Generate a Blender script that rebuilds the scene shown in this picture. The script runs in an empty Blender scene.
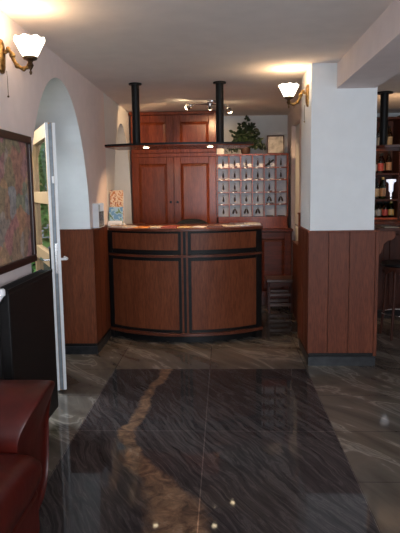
import bpy, bmesh, math, random
from mathutils import Vector, Matrix
random.seed(7)
S = bpy.context.scene
COL = S.collection
PI = math.pi

# ------------------------------------------------------------------ mesh builder (world coordinates)
class MB:
    def __init__(s): s.v = []; s.f = []
    def add(s, vs, fs):
        n = len(s.v); s.v += [tuple(v) for v in vs]; s.f += [tuple(i + n for i in f) for f in fs]; return s
    def box(s, x0, x1, y0, y1, z0, z1):
        vs = [(x, y, z) for z in (z0, z1) for y in (y0, y1) for x in (x0, x1)]
        return s.add(vs, [(0, 2, 3, 1), (4, 5, 7, 6), (0, 1, 5, 4), (2, 6, 7, 3), (0, 4, 6, 2), (1, 3, 7, 5)])
    def obox(s, o, a, b, c):                      # oriented box: corner o, edge vectors a, b, c
        o, a, b, c = map(Vector, (o, a, b, c))
        vs = [o + a * i + b * j + c * k for k in (0, 1) for j in (0, 1) for i in (0, 1)]
        return s.add(vs, [(0, 2, 3, 1), (4, 5, 7, 6), (0, 1, 5, 4), (2, 6, 7, 3), (0, 4, 6, 2), (1, 3, 7, 5)])
    def prism(s, poly, axis, a, b):               # polygon in the two other axes, extruded a..b along axis
        def P(p, t):
            return {'x': (t, p[0], p[1]), 'y': (p[0], t, p[1]), 'z': (p[0], p[1], t)}[axis]
        n = len(poly)
        vs = [P(p, a) for p in poly] + [P(p, b) for p in poly]
        fs = [tuple(range(n - 1, -1, -1)), tuple(range(n, 2 * n))]
        fs += [(i, (i + 1) % n, n + (i + 1) % n, n + i) for i in range(n)]
        return s.add(vs, fs)
    def lathe(s, prof, c=(0, 0, 0), seg=20, mod=None, sx=1, sy=1):
        vs = []; m = len(prof)
        for k in range(seg):
            t = 2 * PI * k / seg
            for j, (r, z) in enumerate(prof):
                dr, dz = mod(t, j) if mod else (1, 0)
                vs.append((c[0] + r * dr * math.cos(t) * sx, c[1] + r * dr * math.sin(t) * sy, c[2] + z + dz))
        fs = []
        for k in range(seg):
            k2 = (k + 1) % seg
            for j in range(m - 1):
                fs.append((k * m + j, k2 * m + j, k2 * m + j + 1, k * m + j + 1))
        if prof[0][0] > 1e-4: fs.append(tuple(k * m for k in range(seg - 1, -1, -1)))
        if prof[-1][0] > 1e-4 and not mod: fs.append(tuple(k * m + m - 1 for k in range(seg)))
        return s.add(vs, fs)
    def cyl(s, p0, p1, r, seg=14, r1=None): return s.tube([p0, p1], r, seg, r1)
    def tube(s, pts, r, seg=10, r1=None):
        pts = [Vector(p) for p in pts]; n = len(pts); vs = []; up = None
        for i, p in enumerate(pts):
            d = (pts[min(i + 1, n - 1)] - pts[max(i - 1, 0)]).normalized()
            if up is None:
                up = Vector((0, 0, 1)) if abs(d.z) < .9 else Vector((1, 0, 0))
            u = d.cross(up).normalized(); w = u.cross(d).normalized(); up = w
            rr = r if r1 is None else r + (r1 - r) * i / (n - 1)
            for k in range(seg):
                t = 2 * PI * k / seg
                vs.append(p + u * (rr * math.cos(t)) + w * (rr * math.sin(t)))
        fs = [tuple(range(seg - 1, -1, -1)), tuple(range((n - 1) * seg, n * seg))]
        for i in range(n - 1):
            for k in range(seg):
                k2 = (k + 1) % seg
                fs.append((i * seg + k, i * seg + k2, (i + 1) * seg + k2, (i + 1) * seg + k))
        return s.add(vs, fs)
    def arc(s, c, r0, r1, a0, a1, z0, z1, n=28):   # curved slab between radii, angles measured from -Y towards +X
        vs = []
        for i in range(n + 1):
            t = a0 + (a1 - a0) * i / n
            for r in (r0, r1):
                for z in (z0, z1):
                    vs.append((c[0] + r * math.sin(t), c[1] - r * math.cos(t), z))
        fs = [(0, 1, 3, 2), (4 * n, 4 * n + 2, 4 * n + 3, 4 * n + 1)]
        for i in range(n):
            a = 4 * i; b = a + 4
            fs += [(a, b, b + 1, a + 1), (a + 2, a + 3, b + 3, b + 2), (a + 1, b + 1, b + 3, a + 3), (a, a + 2, b + 2, b)]
        return s.add(vs, fs)
    def ball(s, c, r, sz=1, seg=12):
        prof = [(r * math.sin(PI * j / 8), -r * sz * math.cos(PI * j / 8)) for j in range(9)]
        prof[0] = (1e-5, prof[0][1]); prof[-1] = (1e-5, prof[-1][1])
        return s.lathe(prof, c, seg)
    def build(s, name, m, parent=None, smooth=False, bevel=0, sub=0, mats=None, fm=None):
        off = Vector((0, 0, 0)); p = parent
        while p is not None: off += p.location; p = p.parent
        me = bpy.data.meshes.new(name)
        me.from_pydata([Vector(v) - off for v in s.v], [], s.f)
        for x in (mats or [m]): me.materials.append(x)
        if fm:
            for i, pl in enumerate(me.polygons): pl.material_index = fm[i]
        bm = bmesh.new(); bm.from_mesh(me)
        bmesh.ops.recalc_face_normals(bm, faces=bm.faces); bm.to_mesh(me); bm.free()
        if smooth:
            for pl in me.polygons: pl.use_smooth = True
            if not sub: me.set_sharp_from_angle(angle=math.radians(38))
        o = bpy.data.objects.new(name, me); COL.objects.link(o)
        if parent: o.parent = parent
        if bevel:
            b = o.modifiers.new('bevel', 'BEVEL'); b.width = bevel; b.segments = 2; b.limit_method = 'ANGLE'
        if sub:
            b = o.modifiers.new('sub', 'SUBSURF'); b.levels = sub; b.render_levels = sub
        return o

def tag(o, label=None, cat=None, group=None, kind=None):
    if label: o['label'] = label
    if cat: o['category'] = cat
    if group: o['group'] = group
    if kind: o['kind'] = kind
    return o
def thing(name, loc, label, cat, group=None):
    o = bpy.data.objects.new(name, None); COL.objects.link(o); o.location = loc
    o.empty_display_size = .05
    return tag(o, label, cat, group)
def structure(o, label=None): return tag(o, label, kind='structure')
def dup(root, loc, label, group=None, rz=0):
    r = root.copy(); COL.objects.link(r); r.location = loc; r.rotation_euler = (0, 0, rz); r['label'] = label
    if group: r['group'] = group
    for ch in list(root.children):
        c = ch.copy(); COL.objects.link(c); c.parent = r
        for g in list(ch.children):
            d = g.copy(); COL.objects.link(d); d.parent = c
    return r

# ------------------------------------------------------------------ materials
def new_mat(name):
    m = bpy.data.materials.new(name); m.use_nodes = True
    nt = m.node_tree; b = nt.nodes['Principled BSDF']
    return m, nt, b
def N(nt, t, **kw):
    n = nt.nodes.new('ShaderNode' + t)
    for k, v in kw.items():
        if k in n.inputs: n.inputs[k].default_value = v
        else: setattr(n, k, v)
    return n
def ramp(nt, fac, stops, interp='LINEAR'):
    r = nt.nodes.new('ShaderNodeValToRGB'); cr = r.color_ramp; cr.interpolation = interp
    while len(cr.elements) < len(stops): cr.elements.new(.5)
    for e, (p, c) in zip(cr.elements, stops):
        e.position = p; e.color = (*c, 1) if len(c) == 3 else c
    nt.links.new(fac, r.inputs['Fac']); return r.outputs['Color']
def coords(nt, scale=(1, 1, 1), rot=(0, 0, 0), loc=(0, 0, 0)):
    tc = N(nt, 'TexCoord'); mp = N(nt, 'Mapping')
    mp.inputs['Scale'].default_value = scale; mp.inputs['Rotation'].default_value = rot; mp.inputs['Location'].default_value = loc
    nt.links.new(tc.outputs['Object'], mp.inputs['Vector']); return mp.outputs['Vector']
def streaks(nt, ang, along, across):
    tc = N(nt, 'TexCoord'); mp = N(nt, 'Mapping'); mp.vector_type = 'TEXTURE'
    mp.inputs['Rotation'].default_value = (0, 0, math.radians(ang)); mp.inputs['Scale'].default_value = (along, across, 1)
    nt.links.new(tc.outputs['Object'], mp.inputs['Vector']); return mp.outputs['Vector']
def mix(nt, fac, a, b, mode='MIX'):
    m = nt.nodes.new('ShaderNodeMix'); m.data_type = 'RGBA'; m.blend_type = mode
    for sock, val in ((m.inputs['Factor'], fac), (m.inputs['A'], a), (m.inputs['B'], b)):
        pass
    def put(idx, val):
        s = m.inputs[idx]
        if hasattr(val, 'is_linked') or hasattr(val, 'node'): nt.links.new(val, s)
        elif isinstance(val, (int, float)): s.default_value = val
        else: s.default_value = (*val, 1)
    put(0, fac); put(6, a); put(7, b)
    return m.outputs[2]
def plain(name, col, rough=.5, metal=0, noise=.12, scale=25, spec=.5, bump=0):
    m, nt, b = new_mat(name)
    n = N(nt, 'TexNoise', Scale=scale, Detail=3.0)
    nt.links.new(coords(nt), n.inputs['Vector'])
    lo = tuple(c * (1 - noise) for c in col); hi = tuple(min(1, c * (1 + noise)) for c in col)
    nt.links.new(ramp(nt, n.outputs['Fac'], [(.3, lo), (.7, hi)]), b.inputs['Base Color'])
    b.inputs['Roughness'].default_value = rough; b.inputs['Metallic'].default_value = metal
    b.inputs['Specular IOR Level'].default_value = spec
    if bump:
        bp = N(nt, 'Bump', Strength=bump, Distance=.01); nt.links.new(n.outputs['Fac'], bp.inputs['Height'])
        nt.links.new(bp.outputs['Normal'], b.inputs['Normal'])
    return m
def wood(name, dark, light, rough=.35, grain='z', scale=1.0, spec=.5):
    m, nt, b = new_mat(name)
    sc = {'z': (9, 9, .9), 'x': (.9, 9, 9), 'y': (9, .9, 9)}[grain]
    v = coords(nt, tuple(k * scale for k in sc))
    n = N(nt, 'TexNoise', Scale=1.6, Detail=6.0, Roughness=.62, Distortion=1.4); nt.links.new(v, n.inputs['Vector'])
    v2 = coords(nt, tuple(k * scale * 6 for k in sc))
    n2 = N(nt, 'TexNoise', Scale=2.5, Detail=3.0); nt.links.new(v2, n2.inputs['Vector'])
    c1 = ramp(nt, n.outputs['Fac'], [(.28, dark), (.5, tuple((a + c) / 2 for a, c in zip(dark, light))), (.72, light)])
    c2 = ramp(nt, n2.outputs['Fac'], [(.35, (.72, .72, .72)), (.6, (1.05, 1.05, 1.05))])
    nt.links.new(mix(nt, 1.0, c1, c2, 'MULTIPLY'), b.inputs['Base Color'])
    b.inputs['Roughness'].default_value = rough; b.inputs['Specular IOR Level'].default_value = spec
    return m
def emit(name, col, strength, base=(.9, .85, .75)):
    m, nt, b = new_mat(name)
    n = N(nt, 'TexNoise', Scale=14.0); nt.links.new(coords(nt), n.inputs['Vector'])
    nt.links.new(ramp(nt, n.outputs['Fac'], [(.3, tuple(c * .9 for c in col)), (.7, col)]), b.inputs['Emission Color'])
    b.inputs['Base Color'].default_value = (*base, 1)
    b.inputs['Emission Strength'].default_value = strength; b.inputs['Roughness'].default_value = .4
    return m
def glassy(name, col, rough=.03, trans=1.0):
    m, nt, b = new_mat(name)
    n = N(nt, 'TexNoise', Scale=8.0); nt.links.new(coords(nt), n.inputs['Vector'])
    nt.links.new(ramp(nt, n.outputs['Fac'], [(.2, tuple(c * .93 for c in col)), (.8, col)]), b.inputs['Base Color'])
    b.inputs['Roughness'].default_value = rough; b.inputs['Transmission Weight'].default_value = trans
    return m

M_wall = plain('wall_plaster', (.80, .70, .68), .85, noise=.03, scale=9, spec=.2, bump=.05)
M_jamb = plain('white_plaster', (.76, .78, .79), .8, noise=.02, scale=9, spec=.2, bump=.05)
M_ceil = plain('ceiling_plaster', (.84, .77, .73), .9, noise=.03, scale=6, spec=.1, bump=.04)
M_panel = wood('wainscot_wood', (.105, .027, .010), (.185, .050, .020), .42, spec=.22)
M_column_panel = wood('column_wood', (.105, .026, .012), (.180, .048, .022), .45, spec=.22)
M_counter = wood('counter_wood', (.130, .035, .015), (.215, .062, .026), .38, spec=.2)
M_top = wood('counter_top_wood', (.075, .021, .011), (.15, .042, .021), .3, 'x', spec=.3)
M_cherry = wood('cherry_wood', (.135, .026, .010), (.27, .058, .020), .25, spec=.35)
M_cherry_dark = wood('dark_cherry_wood', (.065, .015, .009), (.125, .028, .015), .35, 'x', spec=.25)
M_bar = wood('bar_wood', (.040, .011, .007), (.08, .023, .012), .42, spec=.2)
M_black = plain('black_lacquer', (.009, .008, .008), .45, noise=.2, spec=.2)
M_rad = plain('radiator_black', (.008, .007, .007), .45, noise=.2, spec=.25)
M_white_pl = plain('white_plastic', (.74, .75, .77), .35, noise=.03)
M_cream = plain('cream_paint', (.34, .205, .10), .45, noise=.06)
M_grey_metal = plain('grey_metal', (.16, .18, .20), .4, .5, noise=.15)
M_chrome = plain('chrome', (.7, .7, .7), .18, 1, noise=.05)
M_brass = plain('antique_brass', (.30, .165, .055), .38, 1, noise=.5, scale=60)
M_brass_dark = plain('dark_brass', (.12, .075, .04), .4, 1, noise=.4, scale=70)
M_leather = plain('red_leather', (.052, .005, .003), .34, noise=.25, scale=18, bump=.12, spec=.3)
M_frame = wood('picture_frame_wood', (.020, .007, .005), (.045, .015, .011), .3, 'y')
M_green = plain('leaf_green', (.011, .026, .008), .5, noise=.5, scale=20)
M_green_out = plain('outdoor_leaf', (.24, .50, .13), .6, noise=.6, scale=3)
M_bark = plain('bark', (.035, .025, .018), .9, noise=.4, bump=.5)
M_grass = plain('garden_ground', (.16, .19, .10), .9, noise=.4, scale=5)
M_skirt = plain('skirting_tile', (.026, .026, .028), .3, noise=.5, spec=.25, scale=12)
M_rackback = plain('pigeonhole_grey', (.86, .90, .98), .6, noise=.06)
M_key = plain('brown_fob', (.05, .02, .012), .4, noise=.3)
M_paper = plain('paper_white', (.72, .70, .66), .7, noise=.04)
M_tag = plain('tag_white', (.85, .85, .85), .3, noise=.02)
M_shade = emit('frosted_shade', (1, .88, .70), 3.0)
M_bulb = emit('lamp_bulb', (1, .78, .48), 22.0)
M_down = emit('downlight_lens', (1, .80, .52), 14.0)
M_spot_glow = emit('bright_spot_glow', (.72, .82, 1), .5)  # glow added for a bright spot on the bar shelf
M_black_fab = plain('black_fabric', (.012, .012, .013), .8, noise=.2)

def make_marble():
    m, nt, b = new_mat('grey_marble')
    v = coords(nt, (1, 1, 1), (0, 0, .65))
    n0 = N(nt, 'TexNoise', Scale=1.1, Detail=4.0, Roughness=.6, Distortion=.6); nt.links.new(v, n0.inputs['Vector'])
    st = streaks(nt, -52, 1.5, .42)
    n1 = N(nt, 'TexNoise', Scale=1.35, Detail=5.0, Roughness=.52, Distortion=1.3); nt.links.new(st, n1.inputs['Vector'])
    base = ramp(nt, n1.outputs['Fac'], [(.28, (.062, .052, .044)), (.44, (.105, .090, .078)), (.52, (.13, .113, .099)), (.555, (.24, .218, .195)), (.585, (.122, .107, .094)), (.63, (.20, .182, .162)), (.68, (.10, .088, .077)), (.8, (.072, .062, .053))])
    tint = ramp(nt, n0.outputs['Fac'], [(.35, (.86, .87, .86)), (.65, (1.12, 1.0, .90))])
    c = mix(nt, 1.0, base, tint, 'MULTIPLY')
    # joints between the slabs
    br = N(nt, 'TexBrick'); br.offset = 0
    br.inputs['Scale'].default_value = 1; br.inputs['Mortar Size'].default_value = .004
    br.inputs['Brick Width'].default_value = .8; br.inputs['Row Height'].default_value = .635
    br.inputs['Color1'].default_value = (1, 1, 1, 1); br.inputs['Color2'].default_value = (.84, .85, .84, 1); br.inputs['Mortar'].default_value = (.55, .55, .55, 1)
    nt.links.new(coords(nt, loc=(.93, -4.78 + .635 * 20, 0)), br.inputs['Vector'])
    nt.links.new(mix(nt, 1.0, c, br.outputs['Color'], 'MULTIPLY'), b.inputs['Base Color'])
    b.inputs['Roughness'].default_value = .06; b.inputs['Specular IOR Level'].default_value = .2
    return m
def make_granite():
    m, nt, b = new_mat('dark_granite')
    wn = N(nt, 'TexNoise', Scale=1.7, Detail=3.0); nt.links.new(coords(nt), wn.inputs['Vector'])
    st0 = streaks(nt, -64, .50, .045)
    sa = N(nt, 'VectorMath'); sa.operation = 'MULTIPLY_ADD'; nt.links.new(wn.outputs['Color'], sa.inputs[0]); sa.inputs[1].default_value = (1.0, 4.2, 0); nt.links.new(st0, sa.inputs[2])
    st = sa.outputs[0]
    n1 = N(nt, 'TexNoise', Scale=1.3, Detail=7.0, Roughness=.66, Distortion=1.2); nt.links.new(st, n1.inputs['Vector'])
    base = ramp(nt, n1.outputs['Fac'], [(.3, (.020, .017, .017)), (.46, (.036, .030, .030)), (.54, (.047, .040, .039)), (.58, (.074, .063, .059)), (.62, (.044, .037, .036)), (.68, (.084, .071, .065)), (.75, (.038, .032, .031))])
    # rust-coloured vein wandering down the slabs
    tc = N(nt, 'TexCoord'); sp = N(nt, 'SeparateXYZ'); nt.links.new(tc.outputs['Object'], sp.inputs[0])
    mr = N(nt, 'MapRange'); nt.links.new(sp.outputs['Y'], mr.inputs['Value'])
    mr.inputs['From Min'].default_value = 1.8; mr.inputs['From Max'].default_value = 4.8
    fc = N(nt, 'FloatCurve'); cv = fc.mapping.curves[0]
    pts = [(0, .86), (.20, .79), (.25, .765), (.31, .70), (.368, .626), (.42, .536), (.47, .475), (.54, .389), (.686, .433), (.806, .436), (.90, .481), (1, .50)]
    cv.points[0].location = pts[0]; cv.points[1].location = pts[-1]
    for p in pts[1:-1]: cv.points.new(*p)
    fc.mapping.update(); nt.links.new(mr.outputs[0], fc.inputs['Value'])
    nz = N(nt, 'TexNoise', Scale=3.2, Detail=5.0, Roughness=.65); nt.links.new(tc.outputs['Object'], nz.inputs['Vector'])
    def mth(op, a, c=None):
        q = N(nt, 'Math'); q.operation = op
        for i, val in enumerate((a, c)):
            if val is None: continue
            if isinstance(val, (int, float)): q.inputs[i].default_value = val
            else: nt.links.new(val, q.inputs[i])
        return q.outputs[0]
    cx = mth('SUBTRACT', fc.outputs['Value'], 1.0)                # curve value 0..1 -> x = v - 1
    d = mth('SUBTRACT', sp.outputs['X'], cx)
    d = mth('ADD', d, mth('MULTIPLY', mth('SUBTRACT', nz.outputs['Fac'], .5), .20))
    d = mth('ABSOLUTE', d)
    wd = N(nt, 'MapRange'); nt.links.new(sp.outputs['Y'], wd.inputs['Value'])
    for k, val in zip(('From Min', 'From Max', 'To Min', 'To Max'), (2.4, 3.3, .17, .055)): wd.inputs[k].default_value = val
    e = mth('DIVIDE', d, wd.outputs[0])
    mask = ramp(nt, e, [(.55, (.85, .85, .85)), (1.0, (0, 0, 0))])
    nr = N(nt, 'TexNoise', Scale=9.0, Detail=6.0, Roughness=.7, Distortion=1.0); nt.links.new(tc.outputs['Object'], nr.inputs['Vector'])
    rust = ramp(nt, nr.outputs['Fac'], [(.33, (.055, .036, .027)), (.48, (.15, .085, .052)), (.60, (.25, .145, .085)), (.70, (.32, .22, .15))])
    c = mix(nt, mask, base, rust)
    br = N(nt, 'TexBrick'); br.offset = 0
    br.inputs['Scale'].default_value = 1; br.inputs['Mortar Size'].default_value = .003
    br.inputs['Brick Width'].default_value = .8; br.inputs['Row Height'].default_value = 1.27
    br.inputs['Color1'].default_value = (1, 1, 1, 1); br.inputs['Color2'].default_value = (.88, .88, .9, 1); br.inputs['Mortar'].default_value = (2.2, 2.1, 2.0, 1)
    nt.links.new(coords(nt, loc=(.93, -4.78 + 12.7, 0)), br.inputs['Vector'])
    nt.links.new(mix(nt, 1.0, c, br.outputs['Color'], 'MULTIPLY'), b.inputs['Base Color'])
    b.inputs['Roughness'].default_value = .04; b.inputs['Specular IOR Level'].default_value = .14
    return m
def make_map():
    m, nt, b = new_mat('framed_map')
    v = coords(nt, (1, 1, 1))
    nz = N(nt, 'TexNoise', Scale=5.0, Detail=4.0); nt.links.new(v, nz.inputs['Vector'])
    vv = mix(nt, .2, v, nz.outputs['Color'])
    vo = N(nt, 'TexVoronoi', Scale=9.0); nt.links.new(vv, vo.inputs['Vector'])
    sep = N(nt, 'SeparateColor'); nt.links.new(vo.outputs['Color'], sep.inputs[0])
    c = ramp(nt, sep.outputs[0], [(0, (.40, .22, .18)), (.25, (.27, .29, .18)), (.45, (.29, .33, .38)), (.65, (.46, .29, .17)), (.85, (.42, .20, .22)), (1, (.31, .28, .25))])
    n2 = N(nt, 'TexNoise', Scale=22.0, Detail=6.0, Roughness=.75); nt.links.new(v, n2.inputs['Vector'])
    c2 = ramp(nt, n2.outputs['Fac'], [(.35, (.5, .52, .55)), (.65, (1.35, 1.3, 1.2))])
    nt.links.new(mix(nt, 1.0, c, c2, 'MULTIPLY'), b.inputs['Base Color'])
    b.inputs['Roughness'].default_value = .55; b.inputs['Specular IOR Level'].default_value = .25
    return m
def make_cover(name, top, cols, scale=14):
    m, nt, b = new_mat(name)
    n = N(nt, 'TexNoise', Scale=float(scale), Detail=2.0, Distortion=.6); nt.links.new(coords(nt), n.inputs['Vector'])
    k = len(cols)
    nt.links.new(ramp(nt, n.outputs['Fac'], [(.3 + .4 * i / max(1, k - 1), c) for i, c in enumerate(cols)], 'CONSTANT' if top else 'LINEAR'), b.inputs['Base Color'])
    b.inputs['Roughness'].default_value = .35
    return m
M_marble = make_marble(); M_granite = make_granite(); M_map = make_map()
M_leaf_orange = make_cover('orange_leaflet', True, [(.40, .14, .04), (.62, .50, .36), (.30, .10, .05), (.55, .26, .08)], 26)
M_leaf_blue = make_cover('blue_leaflet', True, [(.10, .26, .48), (.30, .48, .62), (.10, .20, .10), (.55, .55, .50)], 24)

# ------------------------------------------------------------------ shell
CZ = 2.47
XL, XR, YB, YF = -1.2, 3.4, -1.6, 8.25
# floor: border of grey marble around an inlay of dark granite
xs = [-1.62, -.935, .67, XR + .2]; ys = [YB - .1, -.4, 4.78, YF + .1]
fl = MB(); fm = []
for i in range(3):
    for j in range(3):
        fl.add([(xs[i], ys[j], 0), (xs[i + 1], ys[j], 0), (xs[i + 1], ys[j + 1], 0), (xs[i], ys[j + 1], 0)], [(0, 1, 2, 3)])
        fm.append(1 if (i, j) == (1, 1) else 0)
fl.add([(xs[0], ys[0], -.1), (xs[3], ys[0], -.1), (xs[3], ys[3], -.1), (xs[0], ys[3], -.1)], [(3, 2, 1, 0)]); fm.append(0)
structure(fl.build('floor', None, mats=[M_marble, M_granite], fm=fm))
structure(MB().box(-1.7, XR + .2, YB - .1, YF + .1, CZ, CZ + .12).build('ceiling', M_ceil))

def arch_outline(y0, y1, yc, hw, za, zb, top):
    pts = [(y0, 0), (y0, top), (y1, top), (y1, 0), (yc + hw, 0)]
    n = 36
    for i in range(n + 1):
        t = PI * i / n
        pts.append((yc + hw * math.cos(t), za + (zb - za) * math.sin(t)))
    pts.append((yc - hw, 0))
    return pts
AY, AH = 4.42, .83
wl = MB().prism(arch_outline(YB, 6.05, AY, AH, 1.10, 2.31, CZ), 'x', -1.6, XL)
# faces: plaster on the room side, brighter plaster on the reveals
fmw = []
for f in wl.f:
    c = sum((Vector(wl.v[i]) for i in f), Vector()) / len(f)
    inside = len(f) == 4 and AY - AH - .01 < c.y < AY + AH + .01 and c.z < 2.4
    fmw.append(1 if inside else 0)
structure(wl.build('wall_left', None, mats=[M_wall, M_jamb], fm=fmw))
w2 = MB().prism(arch_outline(6.05, YF, 7.08, .60, 1.15, 2.27, CZ), 'x', -1.5, XL - .006)
w2.box(-1.6, -1.5, 6.05, YF, 0, CZ)
fmw = []
for f in w2.f:
    c = sum((Vector(w2.v[i]) for i in f), Vector()) / len(f)
    fmw.append(1 if 6.47 < c.y < 7.69 and c.z < 2.3 or abs(c.x + 1.5) < .001 else 0)
structure(w2.build('wall_left.001', None, mats=[M_wall, M_jamb], fm=fmw))
structure(MB().box(-1.6, XR + .2, YF, YF + .1, 0, CZ).build('wall_far', M_jamb))
structure(MB().box(XR, XR + .1, YB, YF, 0, CZ).build('wall_right', M_wall))
rw = MB().box(-1.6, XR + .1, YB - .1, YB, 0, .6).box(-1.6, XR + .1, YB - .1, YB, 2.3, CZ).box(-1.6, -.7, YB - .1, YB, .6, 2.3).box(2.3, XR + .1, YB - .1, YB, .6, 2.3)
structure(rw.build('wall_rear', M_wall))
wf = MB()
for x in (-.7, .28, 1.26, 2.24): wf.box(x, x + .06, YB - .07, YB - .02, .6, 2.3)
wf.box(-.64, 2.24, YB - .07, YB - .02, .6, .66).box(-.64, 2.24, YB - .07, YB - .02, 2.24, 2.3)
structure(wf.build('window_1', M_white_pl))
# partition behind the column, with the doorway of the passage
PX = .87
pw = MB().prism([(5.5, 0), (5.5, CZ), (YF, CZ), (YF, 0), (7.75, 0), (7.75, 2.27), (6.95, 2.27), (6.95, 0)], 'x', PX, PX + .16)
structure(pw.build('wall_right.001', M_wall))
d2 = MB().box(PX + .05, PX + .09, 6.955, 7.745, .01, 2.265)
d2o = structure(d2.build('door_2', M_jamb))
MB().box(PX + .035, PX + .05, 7.1, 7.6, .3, 1.0).box(PX + .035, PX + .05, 7.1, 7.6, 1.15, 2.1).build('door_panel', M_jamb, d2o, bevel=.004)
MB().cyl((PX + .05, 7.05, 1.05), (PX - .01, 7.05, 1.05), .01).cyl((PX - .005, 7.05, 1.05), (PX - .005, 7.16, 1.05), .009).build('door_handle', M_chrome, d2o, True)

# column and beam
CX0, CX1, CY0, CY1 = .69, 1.265, 4.86, 5.5
structure(MB().box(.705, 1.225, 4.885, CY1, 0, CZ).build('column', M_jamb))
structure(MB().box(.905, 1.215, YB, 4.885, 2.272, CZ).build('beam', M_wall))
# column cladding: boards with dark joints, a black strip and tile skirting
cl = MB().box(CX0 + .012, CX1 - .012, CY0 + .012, CY1 - .0, .08, 1.13)
tc_ = structure(cl.build('trim_1', M_black))
fx = [CX0, CX0 + .165, CX0 + .335, CX1 - .03, CX1]
for a, b_ in zip(fx[:-1], fx[1:]):
    MB().box(a + .0015, b_ - .0015, CY0, CY0 + .013, .112 if b_ < CX1 - .001 else .085, 1.13).build('board', M_column_panel, tc_, bevel=.002)
fy = [CY0, CY0 + .10, CY0 + .32, CY1]
for a, b_ in zip(fy[:-1], fy[1:]):
    MB().box(CX0 - .001, CX0 + .013, a + .0145, b_ - .0015, .105, 1.13).build('board', M_column_panel, tc_, bevel=.002)
    MB().box(CX1 - .013, CX1 + .001, a + .0145, b_ - .0015, .105, 1.13).build('board', M_column_panel, tc_, bevel=.002)
MB().box(CX0 - .004, CX1 + .004, CY0 - .006, CY1, 1.125, 1.142).build('cap_rail', M_column_panel, tc_, bevel=.003)
structure(MB().box(CX0 + .008, CX1 - .008, CY0 + .006, CY1, 0, .078).build('baseboard_column', M_skirt))
# taller board and low board behind the column on the passage side
tb = MB().box(.725, PX, 5.78, 5.83, 0, 1.235).box(.718, PX, 5.77, 5.84, 1.235, 1.25)
structure(tb.build('trim_2', M_panel, bevel=.003))
tb = MB().box(.80, PX, 5.86, 6.94, 0, .86).box(.792, PX, 5.85, 6.945, .86, .875)
structure(tb.build('trim_3', M_panel, bevel=.003))

# wainscot on the left wall: the far jamb of the arch and on to the counter
wt = MB().box(-1.6, -1.172, 5.222, 5.25, .105, 1.14).box(-1.2, -1.172, 5.25, 5.88, .105, 1.14)
tr = structure(wt.build('trim_4', M_panel, bevel=.002))
MB().box(-1.6, -1.168, 5.216, 5.25, 1.14, 1.152).box(-1.2, -1.168, 5.25, 5.88, 1.14, 1.152).build('cap_rail', M_panel, tr, bevel=.003)
for z0 in (5.45, 5.68): MB().box(-1.173, -1.1705, z0, z0 + .004, .11, 1.135).build('board_joint', M_black, tr)
structure(MB().box(-1.6, -1.17, 5.228, 5.25, 0, .075).box(-1.2, -1.17, 5.25, 5.88, 0, .075).build('baseboard_left', M_skirt))
structure(MB().box(-1.6, -1.178, 5.232, 5.25, .075, .105).box(-1.2, -1.178, 5.25, 5.88, .075, .105).build('trim_5', M_black))

# ------------------------------------------------------------------ glazed door leaf, standing open into the room
P0 = Vector((-1.252, 4.19, 0)); E = Vector((-.412, .911, 0)).normalized(); Nn = Vector((E.y, -E.x, 0))   # Nn points to the right-hand face
LW, TH = 1.03, .064
root = structure(bpy.data.objects.new('door_1', None)); COL.objects.link(root); root.location = P0
tag(root, 'white-edged glazed door leaf standing open in the arch')
def slab(mb, u0, u1, z0, z1, n0=0, n1=TH):
    o = P0 + E * u0 + Nn * n0 + Vector((0, 0, z0))
    return mb.obox(o, E * (u1 - u0), Nn * (n1 - n0), (0, 0, z1 - z0))
slab(MB(), 0, .042, .02, 1.975).build('stile', M_cream, root, bevel=.003)
slab(MB(), LW - .06, LW, .02, 1.975).build('stile', M_cream, root, bevel=.003)
for z0, z1 in ((1.875, 1.975), (1.40, 1.49), (.93, 1.03), (.02, .20)):
    slab(MB(), .042, LW - .06, z0, z1, .004, TH - .004).build('rail', M_cream, root, bevel=.003)
M_pane = glassy('door_pane', (.95, .98, .97), .01)
for z0, z1 in ((1.49, 1.875), (1.03, 1.40), (.20, .93)):
    slab(MB(), .042, LW - .06, z0, z1, .030, .036).build('pane', M_pane, root)
for n0, n1, m_, dz in ((.0, .018, M_white_pl, 0), (.021, .030, M_grey_metal, .01), (.031, .044, M_grey_metal, 0), (.047, .068, M_white_pl, 0)):
    slab(MB(), -.004, .001, .022 + dz, 1.973 - dz, n0, n1).build('edge_strip', m_, root)
slab(MB(), -.006, 0, .90, 1.12, .028, .046).build('lock_plate', M_chrome, root, bevel=.001)
slab(MB(), -.006, 0, 1.55, 1.60, .030, .044).build('lock_bolt', M_tag, root, bevel=.001)
slab(MB(), .008, .044, .88, 1.09, -.008, 0).build('handle_plate', M_black, root, bevel=.002)
hp = P0 + E * .026 + Vector((0, 0, 1.0))
MB().tube([hp, hp - Nn * .05, hp - Nn * .055 + E * .02, hp - Nn * .055 + E * .13], .009).build('handle', M_chrome, root, True)
hq = hp + Nn * TH
MB().tube([hq, hq + Nn * .05, hq + Nn * .055 + E * .02, hq + Nn * .055 + E * .12], .010).build('handle', M_white_pl, root, True)
# outer frame of the doorway, set at the outside of the wall
fr = MB()
n = 28
for (a, b_) in ((AH, AH - .07),):
    out = [(AY + a, 0)] + [(AY + a * math.cos(PI * i / n), 1.10 + 1.21 * a / AH * math.sin(PI * i / n)) for i in range(n + 1)] + [(AY - a, 0)]
    inn = [(AY + b_, 0)] + [(AY + b_ * math.cos(PI * i / n), 1.10 + 1.21 * b_ / AH * math.sin(PI * i / n)) for i in range(n + 1)] + [(AY - b_, 0)]
    k = len(out)
    for i in range(k - 1):
        q = [out[i], out[i + 1], inn[i + 1], inn[i]]
        fr.prism(q, 'x', -1.62, -1.57)
structure(fr.build('trim_6', M_cream))

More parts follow.
